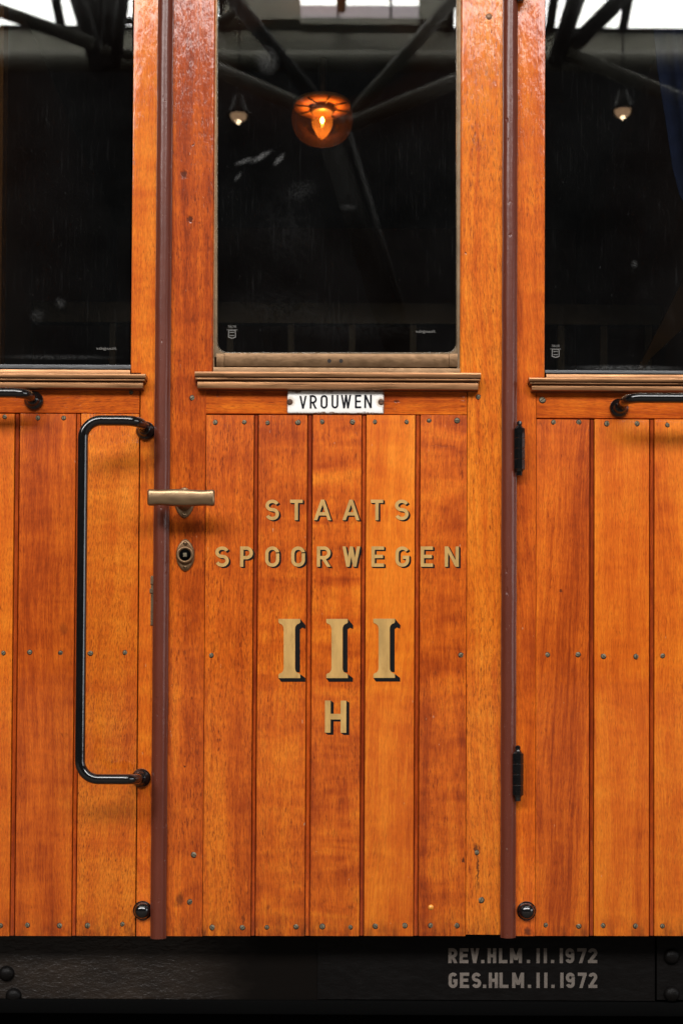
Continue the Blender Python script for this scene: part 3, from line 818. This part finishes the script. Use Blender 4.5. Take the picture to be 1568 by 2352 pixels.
for (xa, xb, ya, yb) in ((639.5, 689.5, 1421.5, 1557.5), (749, 798.5, 1421.5, 1557.5), (857, 906.5, 1421, 1557)):
    sa, sb = xa + 12, xb - 11.5; se = 12
    half = [(xa, ya), (xa, ya + 8)] + [(xa + 3 + (sa - xa - 3) * math.sin(a * PI / 2 / 5), ya + 11 + 13 * (1 - math.cos(a * PI / 2 / 5))) for a in range(6)]
    left = half + [(x, ya + yb - y) for x, y in half[::-1]]
    right = [(xa + xb - x + .5, y) for x, y in left[::-1]]
    dx, dy = 12, 8.5
    bm = bmesh.new()
    poly(bm, [(xa, yb), (xb, yb), (xb + dx, yb + dy), (xa + 6, yb + dy)], .0024, 1)
    poly(bm, [(xb, yb - 9), (xb + dx, yb), (xb + dx, yb + dy), (xb, yb)], .00245, 1)
    poly(bm, [(sb, ya + 22), (sb + 11, ya + 22), (sb + 11, yb - 13), (sb, yb - 14)], .0025, 1)
    poly(bm, [(xb, ya), (xb + dx + .5, ya + 15), (xb + dx, ya + 23), (xb + 5, ya + 20), (xb - 2, ya + 25), (sb, ya + 32), (sb - 2, ya + 16), (xb - 2, ya + 8)], .00255, 1)
    n = len(left)
    lv = [bm.verts.new(W(x, y, .0030)) for x, y in left]; rv = [bm.verts.new(W(xa + xb - x, y, .0030)) for x, y in left]
    for i in range(n - 1):
        f = bm.faces.new((lv[i], lv[i + 1], rv[i + 1], rv[i])); f.material_index = 0
    nu = dpart(link('numeral', bm, GOLD)); face_normals_to_viewer(nu)
lettering([('H', 746, 795, 1609, 1683)], .0022, 13, (7, 4.8), GOLD, dpart, 'single gold capital H with black shading')

# T-shaped door handle on its oval plate
bm = bmesh.new()
c = W(424, 1155, 0)
def oval(bm, c, rx, rz, prof, seg=28, mi=0, point=0.0):
    rows = []
    for s, h in prof:
        row = []
        for i in range(seg):
            a = 2 * PI * i / seg; ca, sa = math.cos(a), math.sin(a)
            k = 1 - point * abs(sa) ** 3 * 1.0
            row.append(bm.verts.new((c.x + rx * s * ca * k, c.y - h, c.z + rz * s * sa)))
        rows.append(row)
    for a, b in zip(rows, rows[1:]):
        for i in range(seg): f = bm.faces.new((a[i], a[(i + 1) % seg], b[(i + 1) % seg], b[i])); f.smooth = True; f.material_index = mi
    f = bm.faces.new(rows[-1]); f.material_index = mi
oval(bm, c, 22 * K, 36 * K, [(1, -.001), (1, .002), (.93, .0042), (.8, .005)], point=.25)
lathe(bm, c, [(.016, .004), (.016, .009), (.0125, .011), (.0115, .05)], 22)
sc_ = W(424, 1183, .0052); lathe(bm, sc_, [(.0050, -.001), (.0050, .0006)], 14); quadbox(bm, sc_.x - .004, sc_.x + .004, sc_.z - .0006, sc_.z + .0006, .0062, .004, mi=1)
hh = .066; rows = []; A = W(339.5, 1143, hh); Bp = W(493.5, 1143, hh)
n = 40; seg = 20
for i in range(n + 1):
    f = i / n; x = A.x + (Bp.x - A.x) * f; u = abs(2 * f - 1)
    hz = (.0172 - .0020 * (0.5 - .5 * math.cos(min(1, u / .72) * PI))) if u < .72 else (.0152 + .0018 * (u - .72) / .28)
    hy = .0085 + .002 * (1 - u)
    e = max(0, (u - .93) / .07); k = math.sqrt(max(.0, 1 - (e * .92) ** 2)) if e > 0 else 1
    row = []
    for j in range(seg):
        a = 2 * PI * j / seg; ca, sa = math.cos(a), math.sin(a)
        sx_ = math.copysign(abs(ca) ** .62, ca); sz_ = math.copysign(abs(sa) ** .62, sa)
        row.append(bm.verts.new((x, A.y + hy * sx_ * (.5 + .5 * k), A.z + .0004 * math.sin(f * 7) + hz * sz_ * (.72 + .28 * k))))
    rows.append(row)
for a, b in zip(rows, rows[1:]):
    for j in range(seg): f = bm.faces.new((a[j], a[(j + 1) % seg], b[(j + 1) % seg], b[j])); f.smooth = True
bm.faces.new(rows[0]); bm.faces.new(rows[-1])
dpart(link('door_handle', bm, [M['handle'], M['hole']]))
# key escutcheon
bm = bmesh.new(); c = W(426, 1275.5, 0)
oval(bm, c, 21.5 * K, 37.5 * K, [(1, -.001), (1, .0022), (.95, .004), (.84, .0048)], point=.28)
lathe(bm, c, [(21 * K, .003), (21 * K, .007), (19 * K, .0095), (16 * K, .0102), (13.5 * K, .009), (13.2 * K, .0060)], 28)
lathe(bm, c, [(13.3 * K, .0055), (13.3 * K, .0072)], 20, mi=1)
quadbox(bm, c.x - .0038, c.x + .0038, c.z - .0042, c.z + .0042, .0085, .004, (.0008,) * 4, mi=2)
for yy in (1248, 1303):
    s_ = W(426, yy, .0048); lathe(bm, s_, [(.0044, -.001), (.0044, .0006)], 14); quadbox(bm, s_.x - .0036, s_.x + .0036, s_.z - .0005, s_.z + .0005, .0060, .004, mi=1)
dpart(link('door_lock', bm, [M['bronze'], M['dark'], M['screw']]))
# hinges: knuckled barrels with finials
def hinge(px, y0, y1, prop=13.0):
    bm = bmesh.new(); h = .016; s = K * (D0 - h) / D0
    c = W(px, (y0 + y1) / 2, h); L_ = (y1 - y0) * s; r = prop * s
    zt, zl = c.z + L_ / 2, c.z - L_ / 2
    seg = 8
    def cyl(z0, z1, r0, r1, sg=seg):
        v0 = [bm.verts.new((c.x + r0 * math.cos(2 * PI * (i + .5) / sg), c.y + r0 * math.sin(2 * PI * (i + .5) / sg), z0)) for i in range(sg)]
        v1 = [bm.verts.new((c.x + r1 * math.cos(2 * PI * (i + .5) / sg), c.y + r1 * math.sin(2 * PI * (i + .5) / sg), z1)) for i in range(sg)]
        for i in range(sg): bm.faces.new((v0[i], v0[(i + 1) % sg], v1[(i + 1) % sg], v1[i]))
        bm.faces.new(v0[::-1]); bm.faces.new(v1)
    b0, b1 = zl + L_ * .10, zl + L_ * .86; nk = 4; kl = (b1 - b0) / nk
    for k in range(nk):
        za, zb_ = b0 + kl * k, b0 + kl * (k + 1)
        cyl(za + .0004, za + .0014, r * .93, r); cyl(za + .0014, zb_ - .0014, r, r); cyl(zb_ - .0014, zb_ - .0004, r, r * .93)
    cyl(b0 + .001, b1 - .001, r * .9, r * .9)
    cyl(b1 - .0005, b1 + L_ * .035, r * .85, r * .55, 14); cyl(b1 + L_ * .035, b1 + L_ * .06, r * .55, r * .40, 14)
    cyl(b1 + L_ * .06, b1 + L_ * .085, r * .38, r * .48, 14); cyl(b1 + L_ * .085, b1 + L_ * .12, r * .48, r * .44, 14); cyl(b1 + L_ * .12, b1 + L_ * .14, r * .44, r * .2, 14)
    cyl(b0 - L_ * .03, b0 + .0005, r * .62, r * .8, 14); cyl(zl, b0 - L_ * .03, r * .5, r * .55, 14)
    # leaf that carries the barrel back to the post
    quadbox(bm, c.x - r * .9, c.x + r * .55, b0 + .002, b1 - .002, h - .004, -.002)
    return dpart(link('hinge', bm, M['black']))
hinge(1192, 966, 1093); hinge(1188.5, 1712, 1840); hinge(1195, -118, 6)
# latch plate let into the edge of the post
bm = bmesh.new(); board(bm, 346.5, 358, 1323, 1437, .0006, -.01, (.0005, 0, .0005, .0005)); board(bm, 346, 358, 1325, 1342, .0022, 0, (.0005, 0, .0005, .0005)); board(bm, 344, 358, 1352, 1362, .0022, 0, (.0005, 0, .0005, .0005)); board(bm, 346, 358, 1425, 1436, .0022, 0, (.0005, 0, .0005, .0005))
link('latch_plate', bm, M['bronze_dark'], car)

# --- black grab handle and the two grab rails
def flange(c, parent, r=.0195):
    bm = bmesh.new(); lathe(bm, c, [(r, -.002), (r, .004), (r * .93, .0075), (r * .78, .0095), (r * .6, .016), (r * .52, .020)], 28)
    o = link('flange', bm, M['black'], None); o.parent = parent; return o
def bar(pts, rad, r=.0103):
    bm = bmesh.new(); tube(bm, fillet(pts, rad, 12), r, 20)
    return bm
h_ = .095
p1, p2 = W(335, 990), W(325, 1787)
xb_ = W(187.5, 1400, h_).x
pts = [p1, Vector((p1.x, -h_, p1.z)), Vector((xb_, -h_, p1.z)), Vector((xb_, -h_, p2.z)), Vector((p2.x, -h_, p2.z)), p2]
gh = link('grab_handle', bar(pts, [.030, .036, .036, .030]), M['black'], car)
gh['label'] = 'upright black grab handle on the left-hand panel'
flange(p1, gh); flange(p2, gh)
for (px, py, h_, ex, lb) in ((79, 921, .068, -400, 'short end of a black rail under the left-hand window'), (1420, 938, .090, 1900, 'black rail under the right-hand window')):
    p = W(px, py); e_ = W(ex, py, h_)
    q = [p, Vector((p.x, -h_, p.z)), Vector((e_.x, -h_, p.z)), Vector((e_.x, 0, p.z))]
    o = link('grab_rail', bar(q, .027, .0098), M['black'], car); o['label'] = lb
    flange(p, o, .0195)
# domed black door bumpers
for (px, py) in ((328, 2091), (1208, 2092)):
    bm = bmesh.new(); lathe(bm, W(px, py), [(.0195, -.002), (.0195, .002), (.0188, .0035), (.0170, .0042)] + [(.0165 * math.cos(a * PI / 16), .005 + .015 * math.sin(a * PI / 16)) for a in range(0, 8)] + [(.0008, .0199)], 30)
    link('door_bumper', bm, M['black'], car)

# --- solebar below the body
zs0 = W(784, 2297, -.065).z
bm = bmesh.new()
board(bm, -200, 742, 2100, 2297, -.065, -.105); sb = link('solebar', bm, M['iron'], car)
bm = bmesh.new(); board(bm, 729, 1503, 2100, 2297, -.0625, -.104, (.001, .001, 0, 0)); o = link('solebar_plate', bm, M['iron_smooth'], car)
bm = bmesh.new(); board(bm, 1507, 1800, 2100, 2297, -.058, -.104, (.002, .001, 0, 0)); o2 = link('solebar_plate', bm, M['iron_smooth'], car)
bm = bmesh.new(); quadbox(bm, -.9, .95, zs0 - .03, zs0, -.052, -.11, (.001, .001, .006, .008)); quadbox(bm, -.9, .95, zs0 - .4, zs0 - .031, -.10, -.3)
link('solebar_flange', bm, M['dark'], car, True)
def rivet(px, py, h, parent):
    bm = bmesh.new(); lathe(bm, W(px, py, h), [(.0165, -.001)] + [(.0165 * math.cos(a * PI / 16), .012 * math.sin(a * PI / 16)) for a in range(0, 8)] + [(.0008, .012)], 24)
    o_ = link('rivet', bm, M['iron_smooth'], None); o_.parent = parent
rivet(16, 2236, -.065, sb); rivet(32, 2287, -.065, sb); rivet(1541, 2197, -.058, o2); rivet(1541, 2283, -.058, o2)
zx = lambda a: 957 + (a - 0) / 2.24 / 1.148 + 1.2
T1 = [(182, 235), (248, 300), (313, 362), (374, 396), (413, 464), (480, 530), (545, 616), (644, 664), (702, 720), (745, 762), (787, 806), (838, 858), (872, 924), (942, 996), (1005, 1060)]
T2 = [(183, 236), (250, 304), (320, 375), (385, 406), (420, 474), (483, 536), (558, 628), (651, 669), (702, 720), (748, 765), (789, 808), (843, 860), (875, 927), (945, 997), (1008, 1060)]
sx2 = lambda v: (1100 + v / 2.24) / 1.14796
bm = bmesh.new()
for s_, T, ya, yb in (('REV.HLM.11.1972', T1, 2178, 2212), ('GES.HLM.11.1972', T2, 2234, 2269)):
    text_mesh(bm, [(ch, sx2(a), sx2(b), (yb - 8) if ch == '.' else ya, yb) for ch, (a, b) in zip(s_, T)], -.0623, 7.4)
o3 = link('lettering', bm, M['grey_letter']); face_normals_to_viewer(o3); o3.parent = o; o3['label'] = 'two lines of grey painted inspection dates on the black plate'

# --- inside of the compartment
bm = bmesh.new()
def inbox(x0, x1, y0, y1, z0, z1):
    vv = [bm.verts.new((x, y, z)) for y in (y0, y1) for x, z in ((x0, z0), (x1, z0), (x1, z1), (x0, z1))]
    for f in ((0, 1, 2, 3), (7, 6, 5, 4), (0, 4, 5, 1), (1, 5, 6, 2), (2, 6, 7, 3), (3, 7, 4, 0)): bm.faces.new([vv[i] for i in f])
zf, zt = WZ(2120), WZ(-425)
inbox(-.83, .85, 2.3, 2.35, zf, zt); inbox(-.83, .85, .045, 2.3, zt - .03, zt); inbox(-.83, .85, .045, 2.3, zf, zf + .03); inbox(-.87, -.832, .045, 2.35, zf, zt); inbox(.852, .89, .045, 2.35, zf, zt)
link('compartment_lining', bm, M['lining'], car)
bm = bmesh.new()
def inn_board(px0, px1, py0, py1, y, th=.03):
    a, b = W(px0, py1, -y), W(px1, py0, -y); inbox(a.x, b.x, y, y + th, a.z, b.z)
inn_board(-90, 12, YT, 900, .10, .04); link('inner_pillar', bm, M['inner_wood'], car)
bm = bmesh.new()
pts = [(1440, 895), (1620, 540), (1620, 705), (1490, 826), (1452, 895)]
f0 = [bm.verts.new(W(x, y, -.30)) for x, y in pts]; f1 = [bm.verts.new(W(x, y, -.30) + Vector((0, .03, 0))) for x, y in pts]
bm.faces.new(f0); bm.faces.new(f1[::-1])
for i in range(len(pts)): bm.faces.new((f0[i], f0[(i + 1) % len(pts)], f1[(i + 1) % len(pts)], f1[i]))
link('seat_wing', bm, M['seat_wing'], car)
bm = bmesh.new()
inn_board(-120, 1600, 700, 738, .9)
for x in (60, 250, 520, 660, 800, 940, 1280, 1378, 1480): inn_board(x, x + 16, 740, 1000, .905, .02)
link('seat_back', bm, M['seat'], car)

# --- enamel sign screwed to the door rail: a thing of its own
sc0 = W(770.5, 924.5, .0010)
bm = bmesh.new()
def rr(hw, hz, r, h, n=6):
    return [bm.verts.new((x, -h, z)) for x, z in rounded(-hw, hw, -hz, hz, r, n)]
hw, hz = 111.5 * K, 26.5 * K
rows = [rr(hw, hz, .005, -.0005), rr(hw, hz, .005, .0014), rr(hw - .0008, hz - .0008, .005, .0026), rr(hw - .0025, hz - .0025, .004, .0034), rr(hw - .006, hz - .006, .004, .0038)]
for a, b in zip(rows, rows[1:]):
    for i in range(len(a)): bm.faces.new((a[i], a[(i + 1) % len(a)], b[(i + 1) % len(a)], b[i]))
bm.faces.new(rows[-1])
sign = link('enamel_sign', bm, M['enamel'], None, True); sign.location = sc0
tag(sign, 'small white enamel sign reading VROUWEN under the door window', 'sign')
def spart(o): o.parent = sign; o.matrix_parent_inverse = Matrix.Translation(sign.location).inverted(); return o
zx5 = lambda v: (480 + v / 1.8667) / 1.14796
zy5 = lambda v: (780 + v / 1.8667) / 1.14796
bm = bmesh.new(); VW = [(578, 612), (628, 663), (681, 716), (735, 769), (781, 832), (850, 881), (896, 933)]
text_mesh(bm, [(ch, zx5(a), zx5(b), zy5(489 + (3 if i == 0 else 0) - .4 * i), zy5(556 - .5 * i)) for i, (ch, (a, b)) in enumerate(zip('VROUWEN', VW))], .0049, 4.2)
o = link('lettering', bm, M['sign_black']); face_normals_to_viewer(o); spart(o); o['label'] = 'black capitals VROUWEN'
for x in (530, 978.5):
    bm = bmesh.new(); lathe(bm, W(zx5(x), zy5(523), .0046), [(.0062, -.001), (.0062, .0006), (.0050, .0016), (.0025, .0022)], 18); quadbox(bm, W(zx5(x), 924).x - .005, W(zx5(x), 924).x + .005, W(784, zy5(523)).z - .0005, W(784, zy5(523)).z + .0005, .0070, .004, mi=1)
    spart(link('screw', bm, [M['rust'], M['hole']]))

# --- amber ceiling lamp inside the compartment
ly = 1.0; c = W(740, 247, -ly); s = K * (D0 + ly) / D0
lamp = empty('ceiling_lamp', c + Vector((0, 0, .0)))
tag(lamp, 'lit amber glass ceiling lamp glowing inside the compartment behind the door window', 'ceiling lamp')
def lpart(o): return local(o, lamp)
bm = bmesh.new(); rb = 71 * s
prof = [(rb * a, -z_) for a, z_ in ((.93, 0), (.965, .008), (.99, .018), (1, .030), (.99, .042), (.955, .055), (.89, .068), (.79, .080), (.65, .089), (.47, .096), (.27, .100), (.1, .1015))]
rows = []
for r_, z_ in prof: rows.append([bm.verts.new((c.x + r_ * math.cos(2 * PI * i / 36), c.y + r_ * math.sin(2 * PI * i / 36), c.z + z_)) for i in range(36)])
for a, b in zip(rows, rows[1:]):
    for i in range(36): f = bm.faces.new((a[i], a[(i + 1) % 36], b[(i + 1) % 36], b[i])); f.smooth = True
bm.faces.new(rows[-1]); lpart(link('lamp_shade', bm, M['amber']))
bm = bmesh.new(); lathe(bm, c, [(rb * .92, .0), (rb * .93, .006), (rb * .93, .010)], 36, 'z'); lpart(link('reflector', bm, M['amber_top']))
bm = bmesh.new()
for k in range(8):
    a = 2 * PI * (k + .35) / 8; d_ = Vector((math.cos(a), math.sin(a), 0))
    tube(bm, [c + d_ * .03 + Vector((0, 0, -.004)), c + d_ * rb * .92 + Vector((0, 0, -.003))], .0022, 6)
lpart(link('reflector_rib', bm, M['bronze_dark']))
bm = bmesh.new(); lathe(bm, c, [(.034, -.002), (.034, -.010), (.030, -.016), (.026, -.016)], 28, 'z'); lpart(link('burner_ring', bm, M['bronze_dark']))
bm = bmesh.new(); lathe(bm, (c.x, c.y, c.z), [(.022, -.018), (.029, -.035), (.028, -.05), (.014, -.078), (.006, -.086)], 24, 'z'); lpart(link('chimney', bm, M['amber_bulb']))
bm = bmesh.new(); lathe(bm, (c.x, c.y, c.z - .036), [(.002, .009), (.0048, 0.003), (.005, -.003), (.002, -.008)], 16, 'z'); lpart(link('bulb', bm, M['flame']))
pl = bpy.data.lights.new('lamp_light', 'POINT'); pl.energy = 1.9; pl.color = (1, .62, .30); pl.shadow_soft_size = .008
po = bpy.data.objects.new('lamp_light', pl); C.objects.link(po); po.location = c + Vector((0, .0, -.058)); local(po, lamp)
bm = bmesh.new(); tube(bm, [c + Vector((0, 0, .01)), Vector((c.x, c.y, zt - .03))], .012, 10); lpart(link('stem', bm, M['bronze_dark']))

# --- blue curtain behind the right-hand window
bm = bmesh.new(); rows = []
edge = [(-160, 1492), (57, 1502), (150, 1510), (268, 1529), (383, 1546), (444, 1562), (520, 1600)]
for (y, x0) in edge:
    row = []
    for i in range(31):
        f = i / 30; x = x0 + (1735 - x0) * f; p = W(x, y, -.16)
        row.append(bm.verts.new((p.x, p.y + .018 * math.sin(f * 26) + .006 * math.sin(f * 61 + 1), p.z)))
    rows.append(row)
for a, b in zip(rows, rows[1:]):
    for i in range(30): f = bm.faces.new((a[i], a[i + 1], b[i + 1], b[i])); f.smooth = True
cur = link('curtain', bm, M['curtain'])
md = cur.modifiers.new('thickness', 'SOLIDIFY'); md.thickness = .002
tag(cur, 'folded dark blue curtain hanging inside the right-hand window', 'curtain')
